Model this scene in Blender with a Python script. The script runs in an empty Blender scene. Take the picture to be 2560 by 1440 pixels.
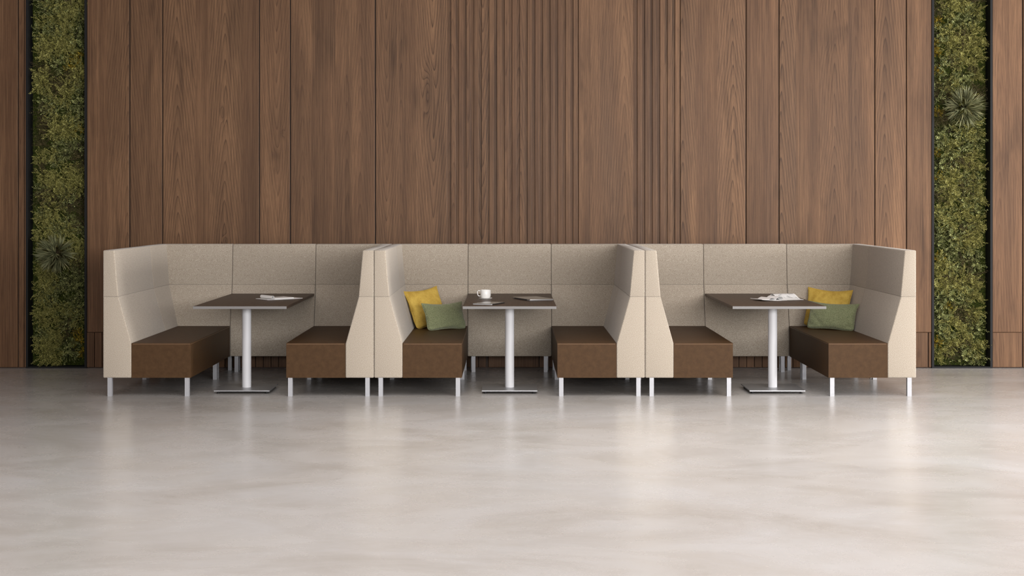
import bpy, bmesh, math, random
from mathutils import Vector, Matrix
random.seed(7)
C = bpy.context.scene.collection
PI = math.pi

# ------------------------------------------------------------------ helpers
def link(name, me, m=None, parent=None, loc=None):
    o = bpy.data.objects.new(name, me); C.objects.link(o)
    if m is not None:
        for mm in (m if isinstance(m, (list, tuple)) else [m]): me.materials.append(mm)
    if parent is not None: o.parent = parent
    if loc is not None: o.location = loc
    return o
def obj(name, bm, m=None, parent=None, loc=None, smooth=True, angle=40):
    bmesh.ops.recalc_face_normals(bm, faces=bm.faces)
    me = bpy.data.meshes.new(name); bm.to_mesh(me); bm.free()
    if smooth:
        for p in me.polygons: p.use_smooth = True
        me.set_sharp_from_angle(angle=math.radians(angle))
    return link(name, me, m, parent, loc)
def tag(o, label, cat, group=None):
    o['label'] = label; o['category'] = cat
    if group: o['group'] = group
    return o
def thing(name, label, cat, loc=(0,0,0), group=None, rz=0):
    o = bpy.data.objects.new(name, None); C.objects.link(o)
    o.empty_display_size = .1; o.location = loc; o.rotation_euler = (0,0,rz)
    return tag(o, label, cat, group)
def struct(o): o['kind'] = 'structure'; return o
def kids(o): return [c for c in bpy.data.objects if c.parent == o]
def copy_tree(o, parent=None):
    c = o.copy(); C.objects.link(c); c.parent = parent
    for ch in kids(o): copy_tree(ch, c)
    return c
def bevel_all(bm, w, seg=3, ang=25):
    es = [e for e in bm.edges if len(e.link_faces) == 2 and e.calc_face_angle(0) > math.radians(ang)]
    bmesh.ops.bevel(bm, geom=es, offset=w, segments=seg, profile=.5, affect='EDGES', clamp_overlap=True)
def box(bm, x0,x1,y0,y1,z0,z1):
    v = [bm.verts.new((x,y,z)) for x in (x0,x1) for y in (y0,y1) for z in (z0,z1)]
    for f in ((0,1,3,2),(4,6,7,5),(0,4,5,1),(2,3,7,6),(0,2,6,4),(1,5,7,3)):
        bm.faces.new([v[i] for i in f])
def bxo(name, dims, m, parent=None, bev=.002, seg=2, loc=None):
    bm = bmesh.new(); box(bm, *dims)
    if bev: bevel_all(bm, bev, seg)
    return obj(name, bm, m, parent, loc)
def cyl(bm, cx,cy,z0,z1,r0,r1=None,n=32,cap=True):
    r1 = r0 if r1 is None else r1
    a = [bm.verts.new((cx+r0*math.cos(2*PI*i/n), cy+r0*math.sin(2*PI*i/n), z0)) for i in range(n)]
    b = [bm.verts.new((cx+r1*math.cos(2*PI*i/n), cy+r1*math.sin(2*PI*i/n), z1)) for i in range(n)]
    for i in range(n): bm.faces.new((a[i],a[(i+1)%n],b[(i+1)%n],b[i]))
    if cap: bm.faces.new(a[::-1]); bm.faces.new(b)
def lathe(bm, prof, n=40):
    rings = []
    for r, z in prof:
        if r < 1e-6: rings.append([bm.verts.new((0,0,z))])
        else: rings.append([bm.verts.new((r*math.cos(2*PI*i/n), r*math.sin(2*PI*i/n), z)) for i in range(n)])
    for a, b in zip(rings, rings[1:]):
        for i in range(n):
            j = (i+1) % n
            if len(a) == 1: bm.faces.new((a[0], b[i], b[j]))
            elif len(b) == 1: bm.faces.new((a[i], a[j], b[0]))
            else: bm.faces.new((a[i], a[j], b[j], b[i]))
def tube(bm, pts, r, n=8, closed=False):
    pts = [Vector(p) for p in pts]; rings = []
    N = len(pts)
    for i, p in enumerate(pts):
        t = ((pts[(i+1) % N] - pts[i-1]) if closed else (pts[min(i+1,N-1)] - pts[max(i-1,0)])).normalized()
        up = Vector((0,0,1)) if abs(t.z) < .9 else Vector((1,0,0))
        a = t.cross(up).normalized(); b = t.cross(a)
        rings.append([bm.verts.new(p + r*(math.cos(2*PI*k/n)*a + math.sin(2*PI*k/n)*b)) for k in range(n)])
    for i in range(N if closed else N-1):
        A, B = rings[i], rings[(i+1) % N]
        for k in range(n): bm.faces.new((A[k], A[(k+1)%n], B[(k+1)%n], B[k]))
    if not closed: bm.faces.new(rings[0][::-1]); bm.faces.new(rings[-1])

# ------------------------------------------------------------------ materials
class NT:
    def __init__(s, name):
        s.m = bpy.data.materials.new(name); s.m.use_nodes = True
        s.t = s.m.node_tree; s.b = s.t.nodes['Principled BSDF']
    def n(s, typ, **kw):
        nd = s.t.nodes.new(typ)
        for k, v in kw.items():
            if k in nd.inputs and not hasattr(nd, k): s.set(nd, k, v)
            else:
                try: setattr(nd, k, v)
                except Exception: s.set(nd, k, v)
        return nd
    def set(s, nd, k, v):
        if hasattr(v, 'is_linked') or isinstance(v, bpy.types.NodeSocket): s.t.links.new(v, nd.inputs[k])
        else: nd.inputs[k].default_value = v
    def math(s, op, a, b=None, c=None, clamp=False):
        nd = s.t.nodes.new('ShaderNodeMath'); nd.operation = op; nd.use_clamp = clamp
        for i, v in enumerate((a, b, c)):
            if v is not None: s.set(nd, i, v)
        return nd.outputs[0]
    def vmul(s, v, xyz):
        nd = s.t.nodes.new('ShaderNodeVectorMath'); nd.operation = 'MULTIPLY'
        s.set(nd, 0, v); nd.inputs[1].default_value = xyz; return nd.outputs[0]
    def vadd(s, v, w):
        nd = s.t.nodes.new('ShaderNodeVectorMath'); nd.operation = 'ADD'
        s.set(nd, 0, v); s.set(nd, 1, w); return nd.outputs[0]
    def noise(s, v, scale, detail=4, rough=.55, dist=0):
        nd = s.t.nodes.new('ShaderNodeTexNoise'); s.set(nd, 'Vector', v)
        nd.inputs['Scale'].default_value = scale; nd.inputs['Detail'].default_value = detail
        nd.inputs['Roughness'].default_value = rough; nd.inputs['Distortion'].default_value = dist
        return nd.outputs['Fac']
    def ramp(s, f, stops):
        nd = s.t.nodes.new('ShaderNodeValToRGB'); s.set(nd, 0, f); e = nd.color_ramp.elements
        while len(e) < len(stops): e.new(.5)
        for el, (p, c) in zip(e, stops):
            el.position = p; el.color = (*c, 1) if len(c) == 3 else c
        return nd.outputs[0]
    def mix(s, f, a, b, mode='MIX'):
        nd = s.t.nodes.new('ShaderNodeMix'); nd.data_type = 'RGBA'; nd.blend_type = mode
        s.set(nd, 0, f)
        for i, v in ((6, a), (7, b)):
            if isinstance(v, tuple): v = (*v, 1) if len(v) == 3 else v
            s.set(nd, i, v)
        return nd.outputs[2]
    def bump(s, h, strength, dist=.01):
        nd = s.t.nodes.new('ShaderNodeBump'); s.set(nd, 'Height', h)
        nd.inputs['Strength'].default_value = strength; nd.inputs['Distance'].default_value = dist
        s.t.links.new(nd.outputs[0], s.b.inputs['Normal'])
    def coord(s): return s.t.nodes.new('ShaderNodeTexCoord').outputs['Object']
    def out(s, **kw):
        for k, v in kw.items(): s.set(s.b, k.replace('_', ' '), v)
        return s.m
def simple(name, col, rough=.5, metal=0, spec=.5):
    t = NT(name); return t.out(Base_Color=(*col,1), Roughness=rough, Metallic=metal, Specular_IOR_Level=spec)

F = 3703.; CY = -12.64; CZ = 1.648; VX = 1274.; VY = 508.
WY = 2.15
SW = F/(WY-CY)
def wx(px): return (px-VX)/SW           # picture column -> x on the wall plane
KNOTS = [(1072,235,.050,.24,.11),(558,283,.022,.075,.05),(563,603,.022,.050,.06),(706,332,.020,.05,.04),(2298,886,.022,.05,.06),(2072,100,.05,.12,.03),(690,388,.045,.07,.02),(1040,245,.04,.16,.02)]
def wood_mat():
    t = NT('walnut_veneer'); p = t.coord()
    at = lambda nm: t.n('ShaderNodeAttribute', attribute_name=nm).outputs['Fac']
    pid, pcx, slope, amt = at('pid'), at('pcx'), at('slope'), at('amt')
    wn = t.n('ShaderNodeTexWhiteNoise', noise_dimensions='1D'); t.set(wn, 'W', pid)
    rs = t.n('ShaderNodeSeparateColor'); t.set(rs, 0, wn.outputs['Color'])
    r1, r2 = rs.outputs[0], rs.outputs[1]
    sp = t.n('ShaderNodeSeparateXYZ'); t.set(sp, 0, p)
    x, z = sp.outputs[0], sp.outputs[2]
    off = t.n('ShaderNodeCombineXYZ'); t.set(off, 0, t.math('MULTIPLY', pid, 3.71)); t.set(off, 1, t.math('MULTIPLY', pid, 1.37)); t.set(off, 2, t.math('MULTIPLY', r2, 40.))
    q = t.vadd(p, off.outputs[0])
    # cone-shaped growth rings cut by the board: stacked arches in the middle, straight lines beside
    warp = t.math('SUBTRACT', t.noise(t.vmul(q, (2.2,1,.5)), 1, 2), .5)
    dx = t.math('ADD', t.math('SUBTRACT', x, pcx), t.math('MULTIPLY', warp, .07))
    hyp = t.math('SQRT', t.math('ADD', t.math('MULTIPLY', dx, dx), .018**2))
    rad = t.math('ADD', hyp, t.math('MULTIPLY', z, slope))
    rad = t.math('ADD', rad, t.math('MULTIPLY', t.math('SUBTRACT', t.noise(t.vmul(q, (1.6,1,.7)), 1, 2), .5), .07))
    rad = t.math('ADD', rad, t.math('MULTIPLY', t.math('SUBTRACT', t.noise(t.vmul(q, (14,1,1.1)), 1, 3), .5), .008))
    kn = None
    for kx, ky, sx, sz, am in KNOTS:
        X, Z = wx(kx), CZ-(ky-VY)/SW
        dd = t.math('ADD', t.math('POWER', t.math('ABSOLUTE', t.math('MULTIPLY', t.math('SUBTRACT', x, X), 1/sx)), 2.), t.math('POWER', t.math('ABSOLUTE', t.math('MULTIPLY', t.math('SUBTRACT', z, Z), 1/sz)), 2.))
        gs = t.math('EXPONENT', t.math('MULTIPLY', dd, -1.))
        rad = t.math('ADD', rad, t.math('MULTIPLY', gs, am))
        kn = gs if kn is None else t.math('MAXIMUM', kn, gs)
    ring = t.math('FRACT', t.math('MULTIPLY', rad, 40.))
    line = t.ramp(ring, [(0,(0,0,0)),(.45,(.10,.10,.10)),(.78,(.38,.38,.38)),(.92,(1,1,1)),(1,(0,0,0))])
    ring2 = t.math('FRACT', t.math('MULTIPLY', rad, 165.))
    line2 = t.ramp(ring2, [(0,(0,0,0)),(.8,(1,1,1)),(1,(0,0,0))])
    patch = t.ramp(t.noise(t.vmul(q, (1.6,1,.5)), 1, 2), [(.30,(.5,.5,.5)),(.62,(1,1,1))])
    lam = t.math('MULTIPLY', t.math('MULTIPLY', t.math('ADD', t.math('MULTIPLY', line, 1.0), t.math('MULTIPLY', line2, .16)), patch), amt)
    fleck = t.noise(t.vmul(q, (150,1,7)), 1, 3, .7)
    lam = t.math('MULTIPLY', lam, t.math('MULTIPLY_ADD', fleck, 1.5, .05), clamp=True)
    lam = t.math('MULTIPLY', lam, t.ramp(t.math('ABSOLUTE', dx), [(.05,(1,1,1)),(.17,(.30,.30,.30))]))
    tone = t.noise(t.vmul(q, (4,1,.35)), 1, 3, .6)
    base = t.ramp(tone, [(.25,WD['dark']),(.5,WD['mid']),(.75,WD['light'])])
    bn = t.n('ShaderNodeTexNoise', noise_dimensions='2D'); bc = t.n('ShaderNodeCombineXYZ')
    t.set(bc, 0, t.math('MULTIPLY', rad, 9.)); t.set(bc, 1, pid); t.set(bn, 'Vector', bc.outputs[0]); bn.inputs['Scale'].default_value = 1; bn.inputs['Detail'].default_value = 3
    band = t.ramp(bn.outputs['Fac'], [(.40,(0,0,0)),(.66,(1,1,1))])
    base = t.mix(t.math('MULTIPLY', band, t.math('ADD', t.math('MULTIPLY', amt, .35), .25)), base, WD['dark'])
    big = t.ramp(t.noise(t.vmul(q, (2.0,1,.55)), 1, 3, .55, .5), [(.42,(0,0,0)),(.64,(1,1,1))])
    base = t.mix(t.math('MULTIPLY', big, .62), base, WD['dark'])
    base = t.mix(t.math('MULTIPLY', r2, .30), base, WD['red'])
    base = t.mix(t.math('MULTIPLY', t.math('SUBTRACT', 1., line), t.math('MULTIPLY', amt, .45)), base, WD['light'])
    streak = t.ramp(t.noise(t.vmul(q, (11,1,.22)), 1, 3, .6), [(.50,(0,0,0)),(.72,(1,1,1))])
    base = t.mix(t.math('MULTIPLY', streak, .45), base, WD['dark'])
    col = t.mix(lam, base, WD['line'])
    stain = t.ramp(t.noise(t.vmul(q, (5,1,.9)), 1, 3, .55, .6), [(.58,(0,0,0)),(.74,(1,1,1))])
    col = t.mix(t.math('MULTIPLY', stain, .62), col, WD['line'])
    col = t.mix(t.math('MULTIPLY', kn, .5), col, WD['line'])
    pore = t.ramp(t.noise(t.vmul(q, (210,1,5)), 1, 3, .7), [(.4,(0,0,0)),(.62,(1,1,1))])
    col = t.mix(t.math('MULTIPLY', pore, .55), col, WD['pore'])
    gl = t.ramp(t.noise(t.vmul(q, (90,1,1.2)), 1, 2, .6), [(.45,(0,0,0)),(.7,(1,1,1))])
    col = t.mix(t.math('MULTIPLY', gl, .24), col, WD['light'])
    t.bump(pore, .12, .002)
    return t.out(Base_Color=col, Roughness=t.math('ADD', t.math('MULTIPLY', tone, .12), .38), Specular_IOR_Level=.16)
WD = dict(dark=(.062,.032,.0170), mid=(.150,.0790,.0415), light=(.295,.166,.089), red=(.138,.066,.035), line=(.030,.0150,.0082), pore=(.062,.032,.018))

def fabric_mat(name, dark, mid, light, sc=150, bump=.35):
    t = NT(name); p = t.coord()
    f = t.noise(p, sc, 3, .75)
    g = t.noise(p, sc*2.3, 2, .6)
    h = t.math('ADD', t.math('MULTIPLY', f, .65), t.math('MULTIPLY', g, .35))
    col = t.ramp(h, [(.36,dark),(.5,mid),(.64,light)])
    t.bump(h, bump, .004)
    t.b.inputs['Sheen Weight'].default_value = .25; t.b.inputs['Sheen Roughness'].default_value = .5
    return t.out(Base_Color=col, Roughness=.92, Specular_IOR_Level=.15)
def leather_mat():
    t = NT('brown_leather'); p = t.coord()
    f = t.noise(p, 22, 5, .65); g = t.noise(p, 320, 3, .6)
    col = t.ramp(f, [(.3,(.050,.0255,.0108)),(.7,(.072,.038,.0165))])
    t.bump(g, .12, .002)
    return t.out(Base_Color=col, Roughness=t.math('ADD', t.math('MULTIPLY', f, .12), .42), Specular_IOR_Level=.12)
def velvet_mat(name, a, b, sc=260):
    t = NT(name); p = t.coord()
    f = t.noise(p, 14, 3, .6); g = t.noise(p, sc, 2, .7)
    h = t.math('ADD', t.math('MULTIPLY', f, .5), t.math('MULTIPLY', g, .5))
    col = t.ramp(h, [(.35,a),(.65,b)])
    t.bump(g, .3, .003)
    t.b.inputs['Sheen Weight'].default_value = .4; t.b.inputs['Sheen Tint'].default_value = (*b,1)
    return t.out(Base_Color=col, Roughness=.85, Specular_IOR_Level=.15)
def floor_mat():
    t = NT('polished_concrete'); p = t.coord()
    a = t.noise(t.vmul(p, (.55,.75,1)), 1, 5, .62, 1.2)
    b = t.noise(t.vmul(p, (1.5,2.2,1)), 1, 6, .65, .8)
    c = t.noise(t.vmul(p, (14,26,1)), 1, 4, .7)
    d = t.noise(p, 420, 2, .6)
    h = t.noise(t.vmul(p, (.8,1.0,1)), 1.3, 4, .6, .6)
    col = t.ramp(a, [(.32,(.302,.278,.255)),(.5,(.360,.340,.325)),(.68,(.392,.380,.376))])
    col = t.mix(t.math('MULTIPLY', t.ramp(h, [(.45,(0,0,0)),(.65,(1,1,1))]), .35), col, (.350,.322,.292))
    col = t.mix(t.math('MULTIPLY', t.ramp(b, [(.40,(0,0,0)),(.66,(1,1,1))]), .28), col, (.415,.402,.395))
    col = t.mix(t.math('MULTIPLY', t.ramp(c, [(.48,(0,0,0)),(.75,(1,1,1))]), .05), col, (.23,.21,.195))
    col = t.mix(t.math('MULTIPLY', t.ramp(d, [(.5,(0,0,0)),(.75,(1,1,1))]), .12), col, (.21,.19,.18))
    rough = t.math('ADD', t.math('MULTIPLY', b, .20), .17)
    return t.out(Base_Color=col, Roughness=rough, Specular_IOR_Level=.62)
def leaf_mat(name, stops, rough=.5):
    t = NT(name); g = t.n('ShaderNodeNewGeometry')
    col = t.ramp(g.outputs['Random Per Island'], stops)
    t.b.inputs['Subsurface Weight'].default_value = 0
    return t.out(Base_Color=col, Roughness=rough, Specular_IOR_Level=.35)
def moss_mat():
    t = NT('moss'); p = t.coord(); f = t.noise(p, 60, 4, .7)
    col = t.ramp(f, [(.35,(.012,.016,.004)),(.65,(.055,.070,.012))])
    t.bump(f, .8, .02)
    return t.out(Base_Color=col, Roughness=.95, Specular_IOR_Level=.1)
def print_mat():
    t = NT('magazine_print'); p = t.coord()
    f = t.noise(p, 16, 5, .6, 1.2); g = t.noise(p, 60, 3, .6, .5)
    m = t.ramp(f, [(.47,(.82,.82,.82)),(.56,(.55,.56,.56)),(.63,(.12,.13,.13)),(.7,(.7,.7,.7))])
    col = t.mix(t.math('MULTIPLY', g, .3), m, (.8,.8,.8))
    return t.out(Base_Color=col, Roughness=.45)

M = dict(
    wood=wood_mat(), wood_backing=simple('groove_backing', (.05,.028,.018), .7),
    fabric=fabric_mat('oatmeal_felt', (.195,.155,.112), (.372,.318,.256), (.610,.548,.470), 250, .3),
    leather=leather_mat(), leather_seam_highlight=simple('leather_seam_highlight', (.14,.075,.035), .40),  # seam colour lightened to paint in the lit edge highlight
    chrome=simple('satin_aluminium', (.36,.36,.38), .40, .35),
    pole=simple('silver_powder_coat', (.56,.56,.58), .42, .0),
    plate=simple('brushed_plate', (.33,.33,.34), .38, .75),
    glide=simple('black_plastic', (.02,.02,.02), .5),
    laminate=None, edge=simple('grey_edge_band', (.17,.162,.158), .45),
    yellow=velvet_mat('mustard_velvet', (.44,.275,.05), (.72,.51,.115)),
    green=fabric_mat('green_boucle', (.085,.098,.046), (.205,.225,.118), (.40,.43,.255), 210, .6),
    black=simple('black_metal', (.007,.007,.008), .55, 0, .22),
    white=simple('white_porcelain', (.86,.85,.83), .25),
    coffee=simple('coffee', (.03,.015,.008), .2),
    alu=simple('grey_aluminium', (.42,.40,.38), .3, .9), bright=simple('polished_rim', (.78,.78,.79), .25, .3),
    paper=simple('white_paper', (.88,.87,.86), .5), printed=print_mat(),
    floor=floor_mat(), moss=moss_mat(), plaster=simple('ceiling_plaster', (.30,.27,.25), .9),
    leaf_a=leaf_mat('feathery_leaf', [(0,(.13,.13,.03)),(.5,(.33,.315,.085)),(1,(.47,.445,.165))]),
    leaf_b=leaf_mat('glossy_leaf', [(0,(.055,.068,.02)),(.5,(.175,.195,.065)),(1,(.42,.43,.18))], .4),
    leaf_c=leaf_mat('bronze_leaf', [(0,(.05,.04,.018)),(.6,(.12,.085,.036)),(1,(.16,.16,.05))], .7),
    leaf_y=leaf_mat('golden_leaf', [(0,(.14,.12,.012)),(.5,(.34,.23,.015)),(1,(.55,.40,.05))]),
    blade=leaf_mat('grey_green_blade', [(0,(.075,.082,.038)),(.5,(.16,.17,.085)),(.9,(.27,.27,.14)),(1,(.45,.41,.21))], .55),
    stem=simple('woody_stem', (.05,.035,.018), .8),
)
def lam_mat():
    t = NT('dark_walnut_laminate'); p = t.coord()
    f = t.noise(t.vmul(p, (60,3,1)), 1, 4, .65)
    col = t.ramp(f, [(.3,(.046,.029,.020)),(.7,(.078,.050,.034))])
    return t.out(Base_Color=col, Roughness=.45, Specular_IOR_Level=.22)
M['laminate'] = lam_mat()

# ------------------------------------------------------------------ camera (level, shifted)
cam = bpy.data.cameras.new('camera'); co = bpy.data.objects.new('camera', cam); C.objects.link(co)
co.location = (0, CY, CZ); co.rotation_euler = (PI/2, 0, 0)
cam.sensor_width = 36; cam.lens = 36*F/2560; cam.shift_x = (1280-VX)/2560; cam.shift_y = -(720-VY)/2560
cam.clip_end = 100
bpy.context.scene.camera = co
ZT = 5.0

# ------------------------------------------------------------------ the room
floor = bmesh.new(); box(floor, -9, 13.5, -16, 2.6, -.12, 0)
struct(obj('floor', floor, M['floor'], smooth=False))
cl = bmesh.new(); box(cl, -9, 13.5, -16, 2.6, ZT, ZT+.12)
struct(obj('ceiling', cl, M['plaster'], smooth=False))  # out of view; put in to darken the top of the back wall
wl = bmesh.new(); box(wl, -9.15, -9, -16, 2.6, 0, ZT)
struct(obj('wall_left', wl, simple('dark_panel', (.16,.10,.07), .6), smooth=False))  # out of view; put in to darken the left side

# boards with a clear cathedral figure: picture column of its axis, slope (+ arches point up), strength
ARCHES = [(320,.10,.6),(445,.105,1.0),(562,.10,.85),(692,-.10,.6),(703,.09,.5),(900,.08,.4),(968,-.10,.6),(1082,-.085,.95),(1206,-.11,.9),(1300,.10,.6),(1560,.08,.6),
          (1708,.09,.9),(1832,.10,.95),(1956,.11,.9),(2214,.10,.75),(2085,.10,.6),(2500,.09,.3)]
class Wall:
    def __init__(s): s.v=[]; s.f=[]; s.pid=[]; s.pcx=[]; s.mi=[]; s.sl=[]; s.am=[]
    def quad(s, a, b, c, d, pid, pcx, mi=0, sl=.02, am=.45):
        i = len(s.v); s.v += [a,b,c,d]; s.f.append((i,i+1,i+2,i+3)); s.pid.append(pid); s.pcx.append(pcx); s.mi.append(mi); s.sl.append(sl); s.am.append(am)
    def board(s, x0, x1, z0, z1, yf, yb, c=.0025, leaves=None, pid=None):
        """board facing -y with eased edges; its face may be several veneer leaves"""
        pid = random.uniform(1, 90) if pid is None else pid
        pc = (x0+x1)/2
        xs = [x0+c] + (leaves or []) + [x1-c]
        for a, b in zip(xs, xs[1:]):
            q = pid if len(xs) == 2 else random.uniform(1, 90)
            arch = next((h for h in ARCHES if a-.03 <= wx(h[0]) <= b+.03 and z1 > 2), None)
            if arch: px, sl, am = wx(arch[0]), arch[1], arch[2]
            elif random.random() < .12: px, sl, am = random.uniform(a, b), random.choice((-1,1))*random.uniform(.06,.12), random.uniform(.3,.5)
            else: px, sl, am = (a+b)/2 + random.choice((-1,1))*random.uniform(.25,.5), random.uniform(-.015,.015), random.uniform(.10,.28)
            s.quad((a,yf,z0+c),(b,yf,z0+c),(b,yf,z1-c),(a,yf,z1-c), q, px, 0, sl, am)
        ye = yf+c
        s.quad((x0,ye,z0),(x0+c,yf,z0+c),(x0+c,yf,z1-c),(x0,ye,z1), pid, pc)
        s.quad((x1-c,yf,z0+c),(x1,ye,z0),(x1,ye,z1),(x1-c,yf,z1-c), pid, pc)
        s.quad((x0,ye,z1),(x0+c,yf,z1-c),(x1-c,yf,z1-c),(x1,ye,z1), pid, pc)
        s.quad((x0,ye,z0),(x1,ye,z0),(x1-c,yf,z0+c),(x0+c,yf,z0+c), pid, pc)
        s.quad((x0,yb,z0),(x0,ye,z0),(x0,ye,z1),(x0,yb,z1), pid, pc)
        s.quad((x1,ye,z0),(x1,yb,z0),(x1,yb,z1),(x1,ye,z1), pid, pc)
        s.quad((x0,yb,z1),(x0,ye,z1),(x1,ye,z1),(x1,yb,z1), pid, pc)
        s.quad((x0,ye,z0),(x0,yb,z0),(x1,yb,z0),(x1,ye,z0), pid, pc)
    def slab(s, x0,x1,z0,z1,y0,y1, mi=1):
        p = lambda x,y,z: (x,y,z)
        s.quad(p(x0,y0,z0),p(x1,y0,z0),p(x1,y0,z1),p(x0,y0,z1),0,0,mi); s.quad(p(x1,y1,z0),p(x0,y1,z0),p(x0,y1,z1),p(x1,y1,z1),0,0,mi)
        s.quad(p(x0,y1,z0),p(x0,y0,z0),p(x0,y0,z1),p(x0,y1,z1),0,0,mi); s.quad(p(x1,y0,z0),p(x1,y1,z0),p(x1,y1,z1),p(x1,y0,z1),0,0,mi)
        s.quad(p(x0,y0,z1),p(x1,y0,z1),p(x1,y1,z1),p(x0,y1,z1),0,0,mi); s.quad(p(x0,y1,z0),p(x1,y1,z0),p(x1,y0,z0),p(x0,y0,z0),0,0,mi)
    def build(s, name):
        me = bpy.data.meshes.new(name); me.from_pydata(s.v, [], s.f)
        for nm, d in (('pid', s.pid), ('pcx', s.pcx), ('slope', s.sl), ('amt', s.am)):
            a = me.attributes.new(nm, 'FLOAT', 'FACE'); a.data.foreach_set('value', d)
        me.polygons.foreach_set('material_index', s.mi)
        return link(name, me, [M['wood'], M['wood_backing']])
W = Wall()
G = .010                                            # groove between boards
YB = WY + .022                                      # groove bottom
def panel(p0, p1, z0=.010, z1=ZT, leaves=()):
    W.board(wx(p0)+.001, wx(p1)-.001, z0, z1, WY, YB, .003, [wx(l) for l in leaves])
ZB = (921-832)/SW                                   # top of the low band
FL0, FL1, FR0, FR1 = wx(65), wx(217), wx(2329.5), wx(2481)
# left of the left planting
panel(-330, -120); panel(-118, 44, leaves=(-40,)); panel(46.5, 59.5); W.board(wx(61), FL0, .010, ZT, WY+.004, YB)
# main field
zb = ZB+.004
for p0, p1, lv in ((217.5,323,(268,)),(325.5,405.5,()),(407.5,647,(489,523,606)),(649.5,724.5,()),(727,937,(780,838,880)),(939.5,1118.5,(1000,1040))):
    panel(p0, p1, zb, ZT, lv)
n = 17
for i in range(n):                                  # slats
    p = 1120.5 + (1445-1120.5)*(i+.38)/n
    W.board(wx(p), wx(p+11.2), zb, ZT, WY, YB-.004, .0018)
W.board(wx(1118.5), wx(1446), zb, ZT, YB-.004, YB+.01, .001, [wx(1118.5+i*26) for i in range(1,12)])
panel(1446, 1583.5, zb, ZT, (1476,))
for i in range(6):
    p = 1588 + (1701-1588)*(i+.30)/6
    W.board(wx(p), wx(p+11.2), zb, ZT, WY, YB-.004, .0018)
W.board(wx(1584), wx(1701), zb, ZT, YB-.004, YB+.01, .001, [wx(1584+i*26) for i in range(1,4)])
for p0, p1, lv in ((1701,1864,(1740,1793,)),(1866,1946.5,()),(1948.5,2186,(1990,2050,2120,)),(2188,2265,()),(2267,2329,())):
    panel(p0, p1, zb, ZT, lv)
# low band
p = 217.5
while p < 1215:
    W.board(wx(p), wx(min(p+17.6,1219)), .010, ZB, WY, YB, .0018); p += 19.2
panel(1221, 1347, .010, ZB)
p = 1349
while p < 2120:
    W.board(wx(p), wx(p+17.6), .010, ZB, WY, YB, .0018); p += 19.2
panel(p, 2319.5, .010, ZB, (p+90,)); panel(2322, 2328.5, .010, ZB)
# right of the right planting
panel(2481.5, 2555.5, zb, ZT); panel(2481.5, 2555.5, .010, ZB, (2512,)); panel(2558, 2760, zb, ZT, (2650,)); panel(2558, 2760, .010, ZB)
panel(2762, 3000); panel(3002, 3240); panel(3242, 3480); panel(3482, 3720); panel(3722, 4000); panel(4002, 4300)
# carcass behind, open where the plantings sit
for a, b in ((-9, FL0), (FL1, FR0), (FR1, 13.5)): W.slab(a, b, 0, ZT, YB+.001, 2.5)
for a, b in ((FL0, FL1), (FR0, FR1)): W.slab(a, b, 0, ZT, 2.36, 2.5)
wall = struct(W.build('wall_back'))

# ------------------------------------------------------------------ banquette modules
HT, HS, HSEAT, HB = 1.246, .851, .457, .157
DB = .7475; LB = 1.2725; BOOTH = 2.314; YR = LB + DB
def th(z):                                            # panel thickness at height z
    if z >= HS: return .130 - (.130-.0956)*(z-HS)/(HT-HS)
    if z >= HSEAT: return .130 + (.242-.130)*(HS-z)/(HS-HSEAT)
    return .242
LOW = [(0,HB),(.242,HB),(.242,HSEAT-.01),(.130,HS-.0005),(0,HS-.0005)]
UP = [(0,HS+.0005),(.130,HS+.0005),(.0956,HT),(0,HT)]
GAP = .002
def prism(secs, bev=.010, seg=4):
    """loft of closed sections (lists of points), capped at both ends"""
    bm = bmesh.new(); rings = [[bm.verts.new(p) for p in s] for s in secs]
    k = len(rings[0])
    for a, b in zip(rings, rings[1:]):
        for i in range(k): bm.faces.new((a[i], a[(i+1)%k], b[(i+1)%k], b[i]))
    bm.faces.new(rings[0][::-1]); bm.faces.new(rings[-1])
    bmesh.ops.recalc_face_normals(bm, faces=bm.faces)
    seam = lambda e: all(abs(v.co.z-HS) < .004 for v in e.verts)
    cv = lambda: [e for e in bm.edges if len(e.link_faces) == 2 and e.calc_face_angle(0) > math.radians(25) and e.is_convex]
    bmesh.ops.bevel(bm, geom=[e for e in cv() if seam(e)], offset=.0025, segments=2, profile=.5, affect='EDGES', clamp_overlap=True)
    es = [e for e in cv() if e.calc_length() > .02 and not all(abs(v.co.z-HS) < .006 for v in e.verts)]
    bmesh.ops.bevel(bm, geom=es, offset=bev, segments=seg, profile=.5, affect='EDGES', clamp_overlap=True)
    return bm
def flip(bm, s):
    if s < 0:
        for v in bm.verts: v.co.x = -v.co.x
    return bm
def leg_at(parent, x, y, s, h=HB+.004):
    bm = bmesh.new(); box(bm, x-.0185, x+.0185, y-.0185, y+.0185, .0, h); bevel_all(bm, .002, 2)
    obj('leg', flip(bm, s), M['chrome'], parent)
def seat(parent, x0, x1, y0, y1, s, sides):
    # slightly crowned cushion
    bm = bmesh.new(); nx, ny = 10, 12
    box(bm, x0, x1, y0, y1, HB+.001, HSEAT-.004); bevel_all(bm, .013, 4)
    top = [f for f in bm.faces if f.normal.z > .99 and f.calc_area() > .05]
    bmesh.ops.subdivide_edges(bm, edges=[e for e in bm.edges], cuts=0)
    o = obj('seat', flip(bm, s), M['leather'], parent)
    pb = bmesh.new()                                    # stitched seam round the upper edge
    zs = HSEAT-.012; e = .0005
    for (ax, ay, bx, by) in sides: tube(pb, [(ax,ay,zs),(bx,by,zs)], .0032, 8)
    if len(sides) > 1: tube(pb, [(x1-.0035,y0+.0035,HB+.012),(x1-.0035,y0+.0035,zs)], .0032, 8)
    obj('seam', flip(pb, s), M['leather_seam_highlight'], o)
    return o
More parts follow.
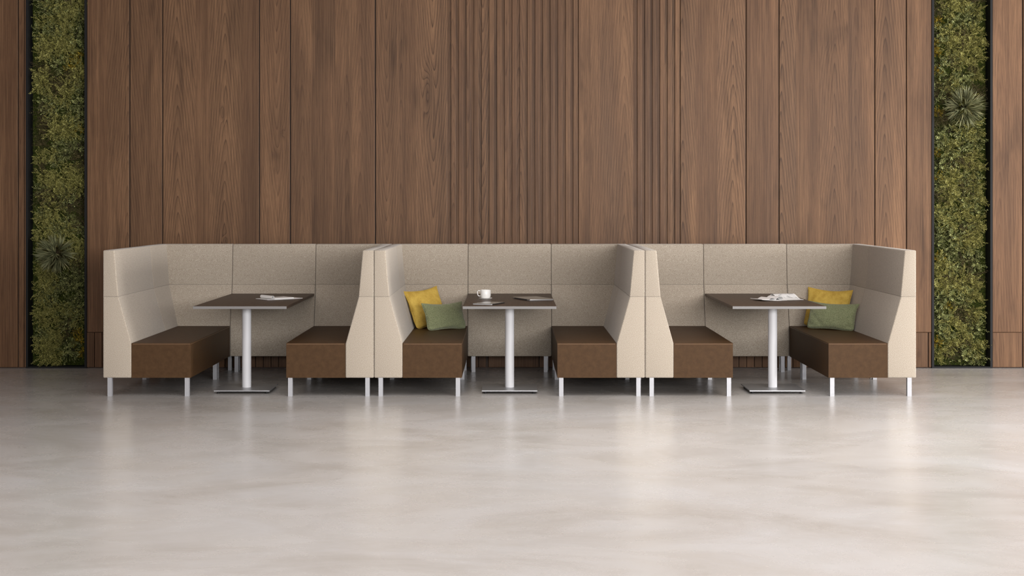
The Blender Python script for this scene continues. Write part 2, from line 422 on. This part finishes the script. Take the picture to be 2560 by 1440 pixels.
def make_bench(s):
    t = thing('banquette_bench', '', 'bench')
    y0, y1 = 0, LB-GAP
    for nm, P in (('lower_back', LOW), ('upper_back', UP)):
        obj(nm, flip(prism([[(x,y0,z) for x,z in P], [(x,y1,z) for x,z in P]]), s), M['fabric'], t)
    x0, x1 = .2425, DB
    seat(t, x0, x1, .002, y1, s, [(x0+.012,.0035,x1-.004,.0035),(x1-.0015,.006,x1-.0015,y1-.01)])
    for lx, ly in ((.055,.024),(DB-.033,.024),(.055,LB-.05),(DB-.033,LB-.05)): leg_at(t, lx, ly, s)
    return t
def make_corner(s):
    t = thing('banquette_corner', '', 'bench')
    for nm, P in (('lower_back', LOW), ('upper_back', UP)):
        secs = [[(x, 0, z) for x,z in P], [(x, DB-x, z) for x,z in P], [(DB-GAP, DB-x, z) for x,z in P]]
        obj(nm, flip(prism(secs), s), M['fabric'], t)
    x0, x1 = .2425, DB-GAP
    seat(t, x0, x1, .001, DB-.243, s, [(x1-.0015,.006,x1-.0015,DB-.25)])
    for lx, ly in ((.055,.05),(DB-.035,.035),(.055,DB-.05),(DB-.035,DB-.045)): leg_at(t, lx, ly, s)
    return t
MW = BOOTH - 2*DB
def make_screen():
    t = thing('banquette_back_screen', '', 'screen')
    h = MW/2-GAP
    for nm, P in (('lower_panel', LOW), ('upper_panel', UP)):
        obj(nm, prism([[(-h, -x, z) for x,z in P], [(h, -x, z) for x,z in P]]), M['fabric'], t)
    for lx, ly in ((-h+.055,-.185),(h-.055,-.185),(-h+.045,-.045),(h-.045,-.045)): leg_at(t, lx, ly, 1)
    return t
benL, benR, corL, corR, scr = make_bench(1), make_bench(-1), make_corner(1), make_corner(-1), make_screen()
BL = {
 ('bench',0,1): 'brown leather bench with beige felt back at the left end of the row',
 ('bench',0,-1): 'brown leather bench to the right of the table with the rolled white magazine',
 ('bench',1,1): 'brown leather bench left of the cup table, with green cushion behind its seat',
 ('bench',1,-1): 'brown leather bench to the right of the table with the white cup',
 ('bench',2,1): 'bare brown leather bench left of the table with the curled printed magazine',
 ('bench',2,-1): 'brown leather bench with beige felt back at the right end of the row',
 ('corner',0,1): 'beige felt corner seat behind the bench at the left end of the row',
 ('corner',0,-1): 'beige felt corner seat right of the rolled-magazine table, against the first divider',
 ('corner',1,1): 'beige felt corner seat left of the cup table, holding a mustard and a green cushion',
 ('corner',1,-1): 'beige felt corner seat without cushions to the right of the cup table',
 ('corner',2,1): 'empty beige felt corner seat to the left of the curled-magazine table',
 ('corner',2,-1): 'beige felt corner seat at the right end of the row, mustard cushion in it',
 ('screen',0): 'flat beige felt back screen behind the table with the rolled white magazine',
 ('screen',1): 'flat beige felt back screen behind the table with the white cup',
 ('screen',2): 'flat beige felt back screen behind the table with the curled printed magazine',
}
CX = [-BOOTH, 0, BOOTH]
for b, cx in enumerate(CX):
    for s, ben, cor in ((1, benL, corL), (-1, benR, corR)):
        xo = cx - s*(BOOTH/2 - .0015)
        o = ben if b == 0 else copy_tree(ben)
        o.location = (xo, 0, 0); tag(o, BL[('bench',b,s)], 'bench', 'banquette benches')
        o = cor if b == 0 else copy_tree(cor)
        o.location = (xo, LB, 0); tag(o, BL[('corner',b,s)], 'corner seat', 'banquette corner seats')
    o = scr if b == 0 else copy_tree(scr)
    o.location = (cx, YR, 0); tag(o, BL[('screen',b)], 'screen', 'banquette back screens')

# ------------------------------------------------------------------ tables
TZ = .764; TW = .803
def make_table():
    t = thing('booth_table', '', 'table')
    y0, y1 = .06, YR-th(TZ)-.012
    bxo('tabletop', (-TW/2+.003, TW/2-.003, y0+.003, y1-.003, TZ-.021, TZ), M['laminate'], t, .0006, 1)
    eb = bmesh.new(); a, z0, z1 = TW/2, TZ-.023, TZ-.0006
    for d in ((-a,-a+.004,y0+.004,y1-.004),(a-.004,a,y0+.004,y1-.004),(-a,a,y1-.004,y1)):
        eb = bmesh.new(); box(eb, *d, z0, z1); obj('edge_band', eb, M['laminate'], t, smooth=False)
    eb = bmesh.new(); box(eb, -a, a, y0, y0+.004, z0, z1)
    o = obj('edge_band', eb, M['edge'], t, smooth=False); o['label'] = 'pale grey front edge band'
    p = bmesh.new(); cyl(p, 0, .395, .030, TZ-.021, .040, n=48); o = obj('pole', p, M['pole'], t)
    bxo('base_plate', (-.24,.24,.155,.637,.0215,.0305), M['plate'], t, .0015)
    for gx in (-.21,.21):
        for gy in (.19,.60):
            g = bmesh.new(); lathe(g, [(0,0),(.013,0),(.0145,.003),(.012,.008),(.005,.010),(.005,.022),(0,.022)], 20)
            obj('glide', g, M['glide'], t, (gx,gy,0))
    return t
tb = make_table()
TL = ['dark-topped pedestal table with a rolled white magazine, in the left booth',
      'dark-topped pedestal table with a white cup on it, in the middle booth',
      'dark-topped pedestal table with a curled printed magazine, in the right booth']
for b, cx in enumerate(CX):
    o = tb if b == 0 else copy_tree(tb)
    o.location = (cx, 0, 0); tag(o, TL[b], 'table', 'booth tables')

# ------------------------------------------------------------------ cup and saucer
cx, cy = -.2225, 1.095
sb = bmesh.new(); lathe(sb, [(0,.001),(.030,.0),(.040,.0),(.0605,.003),(.062,.0062),(.059,.0075),(.040,.004),(0,.004)], 56)
tag(obj('saucer', sb, M['white'], None, (cx,cy,TZ)), 'white saucer under the cup on the middle table', 'saucer')
ct = thing('cup', 'white coffee cup with a squared handle on the middle table', 'cup', (cx,cy,TZ+.0045))
cb = bmesh.new(); lathe(cb, [(0,.0),(.032,.0),(.041,.005),(.0465,.016),(.048,.030),(.048,.074),(.047,.0755),(.0458,.074),(.0455,.030),(.043,.014),(.036,.006),(0,.005)], 56)
obj('bowl', cb, M['white'], ct)
hb = bmesh.new(); tube(hb, [(-.046,0,.067),(-.058,0,.068),(-.070,0,.068),(-.075,0,.064),(-.0755,0,.054),(-.073,0,.034),(-.070,0,.024),(-.066,0,.020),(-.056,0,.019),(-.044,0,.018)], .0042, 10)
obj('handle', hb, M['white'], ct)
kb = bmesh.new(); lathe(kb, [(0,.062),(.0453,.062)], 40); obj('coffee', kb, M['coffee'], ct)

# ------------------------------------------------------------------ closed devices
def rounded_slab(w, l, z0, z1, r, taper=0.0, n=6):
    bm = bmesh.new(); pts = []
    for sx, sy, a0 in ((1,1,0),(-1,1,PI/2),(-1,-1,PI),(1,-1,1.5*PI)):
        for k in range(n+1):
            a = a0 + PI/2*k/n; pts.append((sx*(w/2-r)+r*math.cos(a), sy*(l/2-r)+r*math.sin(a)))
    lo = [bm.verts.new((x*(1-taper),y*(1-taper),z0)) for x,y in pts]; hi = [bm.verts.new((x,y,z1)) for x,y in pts]
    k = len(pts)
    for i in range(k): bm.faces.new((lo[i],lo[(i+1)%k],hi[(i+1)%k],hi[i]))
    bm.faces.new(lo[::-1]); bm.faces.new(hi)
    return bm
lt = thing('laptop', 'closed grey laptop overhanging the right edge of the cup table', 'laptop', (.215,.965,TZ), rz=math.radians(23))
obj('base', rounded_slab(.245,.40,.0025,.009,.014,.03), M['bright'], lt)
l2 = obj('lid', rounded_slab(.245,.40,.0095,.0150,.014), M['alu'], lt)
hg = bmesh.new(); tube(hg, [(-.1225,-.14,.009),(-.1225,.14,.009)], .0042, 10); obj('hinge', hg, M['glide'], lt)
for fx in (-.1,.1):
    for fy in (-.17,.17):
        ft = bmesh.new(); cyl(ft, fx, fy, 0, .003, .007, n=14); obj('foot', ft, M['glide'], lt)
tt = thing('tablet', 'thin dark-sided tablet lying near the front edge of the cup table', 'tablet', (-.185,.375,TZ), rz=math.radians(-24))
obj('back_shell', rounded_slab(.19,.27,.0,.0065,.012,.02), M['bright'], tt)
obj('screen', rounded_slab(.186,.266,.0067,.0095,.011), simple('tablet_glass', (.10,.095,.09), .18), tt)
cv = bmesh.new(); tube(cv, [(.0955,-.125,.0045),(.0955,.125,.0045)], .0045, 10); obj('spine', cv, M['glide'], tt)

# ------------------------------------------------------------------ magazines
def sheet(prof, depth, thick, lift=None, nv=14, shift=None):
    """profile (u,z) swept along v, given thickness"""
    bm = bmesh.new(); L = []
    for side in (0, 1):
        g = []
        for j in range(nv+1):
            v = j/nv; row = []
            for i, (u, z) in enumerate(prof):
                zz = z + (lift(i/(len(prof)-1), v) if lift else 0); uu = u + (shift(i/(len(prof)-1), v) if shift else 0)
                if side:
                    a = Vector(prof[max(i-1,0)]); b = Vector(prof[min(i+1,len(prof)-1)]); t = (b-a).normalized()
                    uu += -t.y*thick; zz += t.x*thick
                row.append(bm.verts.new((uu, (v-.5)*depth, zz)))
            g.append(row)
        L.append(g)
    np_ = len(prof)
    for s, g in enumerate(L):
        for j in range(nv):
            for i in range(np_-1):
                q = (g[j][i], g[j][i+1], g[j+1][i+1], g[j+1][i]); bm.faces.new(q if s else q[::-1])
    A, B = L
    for j in range(nv):
        for i in (0, np_-1): bm.faces.new((A[j][i], A[j+1][i], B[j+1][i], B[j][i]))
    for i in range(np_-1):
        for j in (0, nv): bm.faces.new((A[j][i], A[j][i+1], B[j][i+1], B[j][i]))
    return bm
def smooth_prof(pts, n=6):
    out = []
    P = [pts[0]] + list(pts) + [pts[-1]]
    for k in range(1, len(P)-2):
        p0,p1,p2,p3 = (Vector(P[k+d]) for d in (-1,0,1,2))
        for i in range(n):
            t = i/n
            out.append(tuple(.5*((2*p1)+(-p0+p2)*t+(2*p0-5*p1+4*p2-p3)*t*t+(-p0+3*p1-3*p2+p3)*t**3)))
    out.append(pts[-1]); return out
# left table: open magazine with one half rolled up on itself
m1 = thing('rolled_magazine', 'white magazine with its front half rolled up, on the left table', 'magazine', (-2.128,1.04,TZ), rz=math.radians(38))
obj('cover', sheet(smooth_prof([(-.183,.0025),(-.06,.001),(.06,.001),(.183,.0035)]), .220, .0035), M['paper'], m1)
roll = []
for k in range(40):
    a = k/39*3.6*PI; r = .0085+.0075*k/39
    roll.append((-.125 - r*math.sin(a), .0225 - r*math.cos(a)))
roll += [(-.115,.0085),(-.07,.0080),(.02,.0085),(.09,.0075)]
obj('rolled_pages', sheet(roll, .212, .0012), M['paper'], m1)
obj('page_stack', sheet(smooth_prof([(-.10,.0052),(-.03,.0055),(.05,.0062),(.10,.0072)]), .190, .0085), M['paper'], m1)
# right table: open magazine, left pages curling over, printed right page
m2 = thing('curled_magazine', 'open magazine with a curled page and a grey printed picture, on the right table', 'magazine', (2.47,.776,TZ), rz=math.radians(21.7))
page = smooth_prof([(0,.004),(.045,.006),(.085,.017),(.120,.035),(.150,.047),(.176,.0495),(.198,.043),(.212,.028),(.206,.012),(.190,.005)], 5)
def draped(u0, u1, prof, thick):
    # profile runs along v (depth); sheet() sweeps along its own y, so turn it a quarter
    bm = sheet(prof, u1-u0, thick, nv=8)
    for v in bm.verts: v.co = Vector((-v.co.y+(u0+u1)/2, v.co.x, v.co.z))
    return bm
obj('curled_page', draped(.0, .225, page, .0022), M['paper'], m2)
o = obj('printed_picture', draped(.018, .207, [(u, z+.0028) for u, z in page[6:26]], .0005), M['printed'], m2); o['label'] = 'grey printed picture'
lp = sheet(smooth_prof([(-.205,.013),(-.17,.009),(-.12,.006),(-.06,.002),(.0,.001),(.06,.001)]), .20, .0045)
for v in lp.verts: v.co.y += .115
obj('left_pages', lp, M['paper'], m2)
fp = sheet(smooth_prof([(-.135,.0075),(-.115,.018),(-.090,.026),(-.066,.021),(-.058,.011),(-.070,.0075)]), .185, .0012)
for v in fp.verts: v.co.y += .118
obj('folded_page', fp, M['paper'], m2)
fp = sheet(smooth_prof([(-.060,.006),(-.045,.024),(-.020,.037),(.006,.034),(.016,.018),(.010,.008)]), .17, .0012)
for v in fp.verts: v.co.y += .100
obj('folded_page', fp, M['paper'], m2)
# ------------------------------------------------------------------ cushions
def pillow(name, label, mat, c, U, V, w, h, th_, seed, pinch=.10):
    rnd = random.Random(seed)
    c = Vector(c); U = Vector(U).normalized(); V = Vector(V); V = (V - U*V.dot(U)).normalized(); N = U.cross(V)
    n = 30; bm = bmesh.new(); G_ = {}
    ph = [rnd.uniform(0,6.28) for _ in range(8)]
    for side in (1,-1):
        for i in range(n+1):
            for j in range(n+1):
                u = -1+2*i/n; v = -1+2*j/n
                u = math.sin(u*PI/2)*.55+u*.45; v = math.sin(v*PI/2)*.55+v*.45
                edge = i in (0,n) or j in (0,n)
                if side == -1 and edge: G_[side,i,j] = G_[1,i,j]; continue
                x = w/2*u*(1-pinch*(1-v*v)*abs(u)**2); y = h/2*v*(1-pinch*(1-u*u)*abs(v)**2)
                d = max(0,(1-u*u))*max(0,(1-v*v))
                z = th_/2*d**.42
                wr = (math.sin(7*u+3*v+ph[0])+math.sin(11*v-4*u+ph[1])+.7*math.sin(15*u+9*v+ph[2]))*.0022*min(1,3*d**.5)
                cr = -.010*math.exp(-((abs(u)-.8)**2+(v+.72)**2)/.02) - .006*math.exp(-((u+v*.6+.75)**2)/.006)*d**.3
                z = (z+wr+cr)*side if not edge else .004*math.sin(4*u+5*v+ph[3])
                if v < 0: x *= 1 - .09*v**4*u**4; y += h*.075*u**6*v**4      # weight rounds the lower corners
                y2 = y - .010*math.sin((u+1)*PI/2)*(-1 if v < 0 else 1)*abs(v)*.5
                G_[side,i,j] = bm.verts.new(c + U*x + V*y2 + N*z)
    for side in (1,-1):
        for i in range(n):
            for j in range(n):
                q = [G_[side,i,j],G_[side,i+1,j],G_[side,i+1,j+1],G_[side,i,j+1]]
                bm.faces.new(q if side > 0 else q[::-1])
    base = min(v.co.z for v in bm.verts)
    for v in bm.verts: v.co.z += HSEAT-.0035-base
    base = HSEAT-.0035
    org = Vector((c.x, c.y, base))
    rim = [G_[1,i,0] for i in range(n)]+[G_[1,n,j] for j in range(n)]+[G_[1,n-i,n] for i in range(n)]+[G_[1,0,n-j] for j in range(n)]
    rimco = [v.co - org for v in rim]
    for v in bm.verts: v.co -= org
    o = obj(name, bm, mat, None, org, angle=80)
    pb = bmesh.new(); tube(pb, rimco, .0035, 6, closed=True); obj('piping', pb, mat, o, angle=80)
    return tag(o, label, 'cushion', 'scatter cushions'), base
for args in (
    ('square_cushion', 'mustard velvet cushion in the corner of the middle booth', M['yellow'], (-.800,1.62,.655), (.30,.29,.035), (-.13,.10,.40), .42, .40, .135, 3),
    ('lumbar_cushion', 'green cushion leaning on the mustard one, beside the cup table', M['green'], (-.617,1.41,.588), (.37,.30,-.002), (-.065,.075,.26), .475, .275, .125, 5),
    ('square_cushion', 'mustard velvet cushion in the corner of the right-hand booth', M['yellow'], (3.07,1.665,.655), (.40,-.22,-.02), (.11,.12,.40), .445, .40, .13, 9),
    ('lumbar_cushion', 'green cushion leaning on the mustard one, at the right end of the row', M['green'], (3.050,1.375,.588), (.43,-.30,-.01), (.06,.075,.26), .50, .275, .125, 12),
):
    pillow(*args)

# ------------------------------------------------------------------ living walls
class Leaves:
    def __init__(s): s.v=[]; s.f=[]; s.mi=[]
    def leaf(s, p, d, n, L, w, mi=0, curl=.15):
        side = d.cross(n)
        if side.length < 1e-4: side = d.orthogonal()
        side.normalize(); nn = side.cross(d).normalized(); i = len(s.v)
        m = p + d*(L*.45)
        s.v += [p, m+side*w*.5+nn*(w*.18), p+d*L-nn*(L*curl), m-side*w*.5+nn*(w*.18), m]
        s.f += [(i,i+4,i+1),(i+1,i+4,i+2),(i+2,i+4,i+3),(i+3,i+4,i)]; s.mi += [mi]*4
    def blade(s, p, d, n, L, w, droop, mi=0, k=3):
        side = d.cross(n).normalized(); i = len(s.v)
        for j in range(k+1):
            t = j/k; c = p + d*(L*t) - n*(droop*t*t) ; ww = w*(1-t)**.7*.5 if j < k else 0
            s.v += [c+side*ww, c-side*ww] if j < k else [c]
        for j in range(k-1): a = i+2*j; s.f.append((a,a+1,a+3,a+2)); s.mi.append(mi)
        a = i+2*(k-1); s.f.append((a,a+1,a+2)); s.mi.append(mi)
    def twig(s, a, b, r, mi):
        t = (b-a).normalized(); o1 = t.orthogonal().normalized()*r; o2 = t.cross(o1); i = len(s.v)
        s.v += [a+o1, a-o1*.5+o2*.87, a-o1*.5-o2*.87, b]; s.f += [(i,i+1,i+3),(i+1,i+2,i+3),(i+2,i,i+3)]; s.mi += [mi]*3
    def mesh(s, name, mats):
        me = bpy.data.meshes.new(name); me.from_pydata([tuple(v) for v in s.v], [], s.f)
        for m in mats: me.materials.append(m)
        me.polygons.foreach_set('material_index', s.mi); return me
R = random.Random(21)
def rdir(out=1.0, flat=1.0):
    while True:
        d = Vector((R.gauss(0,1)*flat, -abs(R.gauss(0,.75))*out-.12, R.gauss(0,1)*flat+.15))
        if d.length > .2: return d.normalized()
def rvec(): return Vector((R.gauss(0,1),R.gauss(0,1),R.gauss(0,1))).normalized()
def mesh_feather():
    S = Leaves()
    for _ in range(30):
        d = rdir(.9); L = R.uniform(.09,.155); up = rvec(); bend = Vector((R.uniform(-.3,.3),-.25,R.uniform(-.2,.4)))
        side = d.cross(up).normalized(); p0 = Vector((R.gauss(0,.02),0,R.gauss(0,.02)))
        prev = p0
        for k in range(1,11):
            t = k/10; p = p0 + d*L*t + bend*L*.35*t*t
            S.twig(prev, p, .0011, 1); prev = p
            if k < 3: continue
            for sg in (-1,1):
                bl = L*.30*(1.15-t)+.008; bd = (d*.75+side*sg*.8+rvec()*.22).normalized()
                for q in range(4):
                    a = p + bd*bl*q/4
                    S.leaf(a, (bd*.8+rvec()*.55+Vector((0,-.25,.1))).normalized(), rvec(), R.uniform(.010,.0165), R.uniform(.0045,.0065))
        S.leaf(prev, d, rvec(), .016, .006)
    return S.mesh('feathery_shrub', [M['leaf_a'], M['stem']])
def mesh_broad(gold=False):
    S = Leaves()
    for _ in range(30):
        d = rdir(.95); L = R.uniform(.07,.145); p0 = Vector((R.gauss(0,.02),0,R.gauss(0,.02)))
        S.twig(p0, p0+d*L, .0018, 1)
        o1 = d.orthogonal().normalized(); o2 = d.cross(o1); m = R.randint(11,16)
        for k in range(m):
            t = .35+.65*k/(m-1); a = k*2.4
            ld = (d*(.45+.5*t) + (o1*math.cos(a)+o2*math.sin(a))*.9 + Vector((0,-.15,.1))).normalized()
            S.leaf(p0+d*L*t, ld, (d+rvec()*.4), R.uniform(.018,.030), R.uniform(.007,.0115))
        S.leaf(p0+d*L, d, rvec(), .022, .009)
    return S.mesh('broadleaf_shrub', [M['leaf_y'] if gold else M['leaf_b'], M['stem']])
def mesh_wispy():
    S = Leaves()
    for _ in range(60):
        d = rdir(.95); L = R.uniform(.07,.165); p0 = Vector((R.gauss(0,.025),0,R.gauss(0,.025)))
        bend = rvec()*.25; prev = p0
        for k in range(1,8):
            t = k/7; p = p0+d*L*t+bend*L*.4*t*t; S.twig(prev, p, .0009, 1); prev = p
            for q in range(3):
                S.leaf(p, (d*.6+rvec()*.9).normalized(), rvec(), R.uniform(.009,.02), R.uniform(.0018,.0034))
    return S.mesh('wispy_shrub', [M['leaf_c'], M['stem']])
VAR = dict(feathery_shrub=[mesh_feather() for _ in range(3)], broadleaf_shrub=[mesh_broad() for _ in range(3)],
           wispy_shrub=[mesh_wispy() for _ in range(2)], golden_shrub=[mesh_broad(True)])
def spiky_mesh():
    S = Leaves()
    heads = [(Vector((0,-1,.05)), Vector((0,-.07,.0)))]
    for k in range(8):
        a = 2*PI*k/8+.25; heads.append((Vector((math.cos(a)*1.0,-.62,math.sin(a)*1.0)).normalized(), Vector((math.cos(a)*.055,-.03-R.uniform(0,.03),math.sin(a)*.055))))
    for hd, hp in heads:
        o1 = hd.orthogonal().normalized(); o2 = hd.cross(o1)
        S.twig(Vector((0,.02,0)), hp, .006, 1)
        for k in range(58):
            a = R.uniform(0,2*PI); sp = R.uniform(.05,1.0)
            d = (hd + (o1*math.cos(a)+o2*math.sin(a))*sp*.85).normalized()
            S.blade(hp+d*.004, d, (hd+rvec()*.3).normalized(), R.uniform(.13,.185), R.uniform(.010,.0165), R.uniform(-.01,.03))
    return S.mesh('spiky_rosette', [M['blade'], M['stem']])
def frame_bm(x0, x1):
    bm = bmesh.new(); b = .022; yf, yb = WY-.006, 2.31
    for d in ((x0,x0+b,yf,yb,0,ZT-.01),(x1-b,x1,yf,yb,0,ZT-.01),(x0+b,x1-b,yf,yb,0,.016)): box(bm, *d)
    return bm
def living_wall(x0, x1, mirror, label, seed):
    rr = random.Random(seed); cxx = (x0+x1)/2
    t = thing('planted_strip', label, 'planted wall', (cxx, WY, 0), 'planted wall strips')
    obj('frame', frame_bm(x0-cxx, x1-cxx), M['black'], t, (0,-WY,0), smooth=False)['label'] = 'thin black metal frame'
    mb = bmesh.new(); nx, nz = 16, 120; a, b = x0-cxx+.0225, x1-cxx-.0225
    g = [[mb.verts.new((a+(b-a)*i/nx, .152+rr.uniform(-.012,.0), .017+(ZT-.05)*j/nz)) for i in range(nx+1)] for j in range(nz+1)]
    for j in range(nz):
        for i in range(nx): mb.faces.new((g[j][i],g[j][i+1],g[j+1][i+1],g[j+1][i]))
    obj('moss_backing', mb, M['moss'], t)
    z = .12; row = 0; ztop = 3.95
    while z < ztop:
        for kx in range(4):
            # the shaded side next to the niche cheek stays thinner
            u = (-.185, -.065, .06, .18)[kx] + rr.uniform(-.025,.025) + (.02 if not mirror else -.02)
            r = rr.random()
            e = u if not mirror else -u
            if e > .1 and r < .22: kind = 'golden_shrub'
            elif r < .42: kind = 'feathery_shrub'
            elif r < .80: kind = 'broadleaf_shrub'
            elif r < .94: kind = 'wispy_shrub'
            else: kind = 'feathery_shrub'
            o = bpy.data.objects.new(kind, rr.choice(VAR[kind])); C.objects.link(o); o.parent = t
            s = rr.uniform(.74,1.14) * (.62 if kind == 'golden_shrub' else 1)
            o.location = (u, .135, z + rr.uniform(-.04,.04)); o.rotation_euler = (0, rr.uniform(-1.2,1.2), 0); o.scale = (s*.92, s*.98, s*.92)
        z += .112; row += 1
    return t
living_wall(FL0, FL1, False, 'tall strip of mixed green shrubs in a black frame, at the left', 5)
living_wall(FR0, FR1, True, 'tall strip of mixed green shrubs in a black frame, at the right', 8)
sm = spiky_mesh()
for px, py, lab, rot in ((139,634,'grey-green spiky plant low down in the left planted wall strip',.2),(2411,268,'grey-green spiky plant high up in the right planted wall strip',1.3)):
    d = WY-.0-CY; o = link('spiky_plant', sm) if px < 1000 else bpy.data.objects.new('spiky_plant', sm)
    if px > 1000: C.objects.link(o)
    o.location = ((px-VX)*(d)/F, WY+.05, CZ-(py-VY)*d/F); o.rotation_euler = (0,rot,0)
    tag(o, lab, 'plant', 'spiky plants')

# ------------------------------------------------------------------ light: daylight from tall glazing on the right, sky through the open front, plus added front and ceiling fills
def area(name, loc, rot, sx, sy, power, col):
    l = bpy.data.lights.new(name, 'AREA'); l.shape = 'RECTANGLE'; l.size = sx; l.size_y = sy; l.energy = power; l.color = col
    o = bpy.data.objects.new(name, l); C.objects.link(o); o.location = loc; o.rotation_euler = rot; return o
def aim(loc, tgt): return (Vector(tgt)-Vector(loc)).to_track_quat('-Z','Y').to_euler()
DAY = (1.0,.985,.972)
area('window_daylight', (13.2,-4.6,1.9), (PI/2, 0, PI/2), 9.5, 3.4, 420, DAY)
area('window_daylight_rear', (13.2,.0,1.5), (PI/2, 0, PI/2), 4.0, 2.6, 1750, DAY)
area('window_daylight_near', (13.2,-12.0,2.0), (PI/2, 0, PI/2), 7.0, 3.6, 330, DAY)
area('front_fill', (6.5,-15.6,3.0), (PI/2, 0, 0), 8.0, 2.6, 1620, DAY)  # unseen fill behind the camera, added to even out the frontal light
area('front_fill_left', (-1.5,-15.6,3.1), (PI/2, 0, 0), 8.0, 2.6, 520, DAY)  # weaker added fill of the same sort, further left
sk = area('ceiling_fill', (1.5,-7.0,4.95), (0, 0, 0), 14.0, 9.0, 570, (1,.992,.99)); sk.data.spread = math.radians(135)  # fill lamp added under the closed ceiling to brighten the floor
sk = area('ceiling_fill_right', (7,-8.0,4.95), (0, 0, 0), 8.0, 7.0, 440, (1,.992,.99)); sk.data.spread = math.radians(150)  # another added overhead fill, over the right side
sk = area('ceiling_fill_strip', (4.2,-2.0,4.95), (0, 0, 0), 10.5, 1.4, 118, (1,.975,.94)); sk.data.spread = math.radians(75)  # narrow overhead fill, added to brighten the floor before the benches
w = bpy.data.worlds.new('sky'); bpy.context.scene.world = w; w.use_nodes = True
bg = w.node_tree.nodes['Background']; bg.inputs[0].default_value = (.92,.96,1,1); bg.inputs[1].default_value = .1
vs = bpy.context.scene.view_settings
vs.view_transform = 'Standard'; vs.look = 'None'; vs.gamma = 1; vs.use_curve_mapping = False; vs.exposure = -0.02
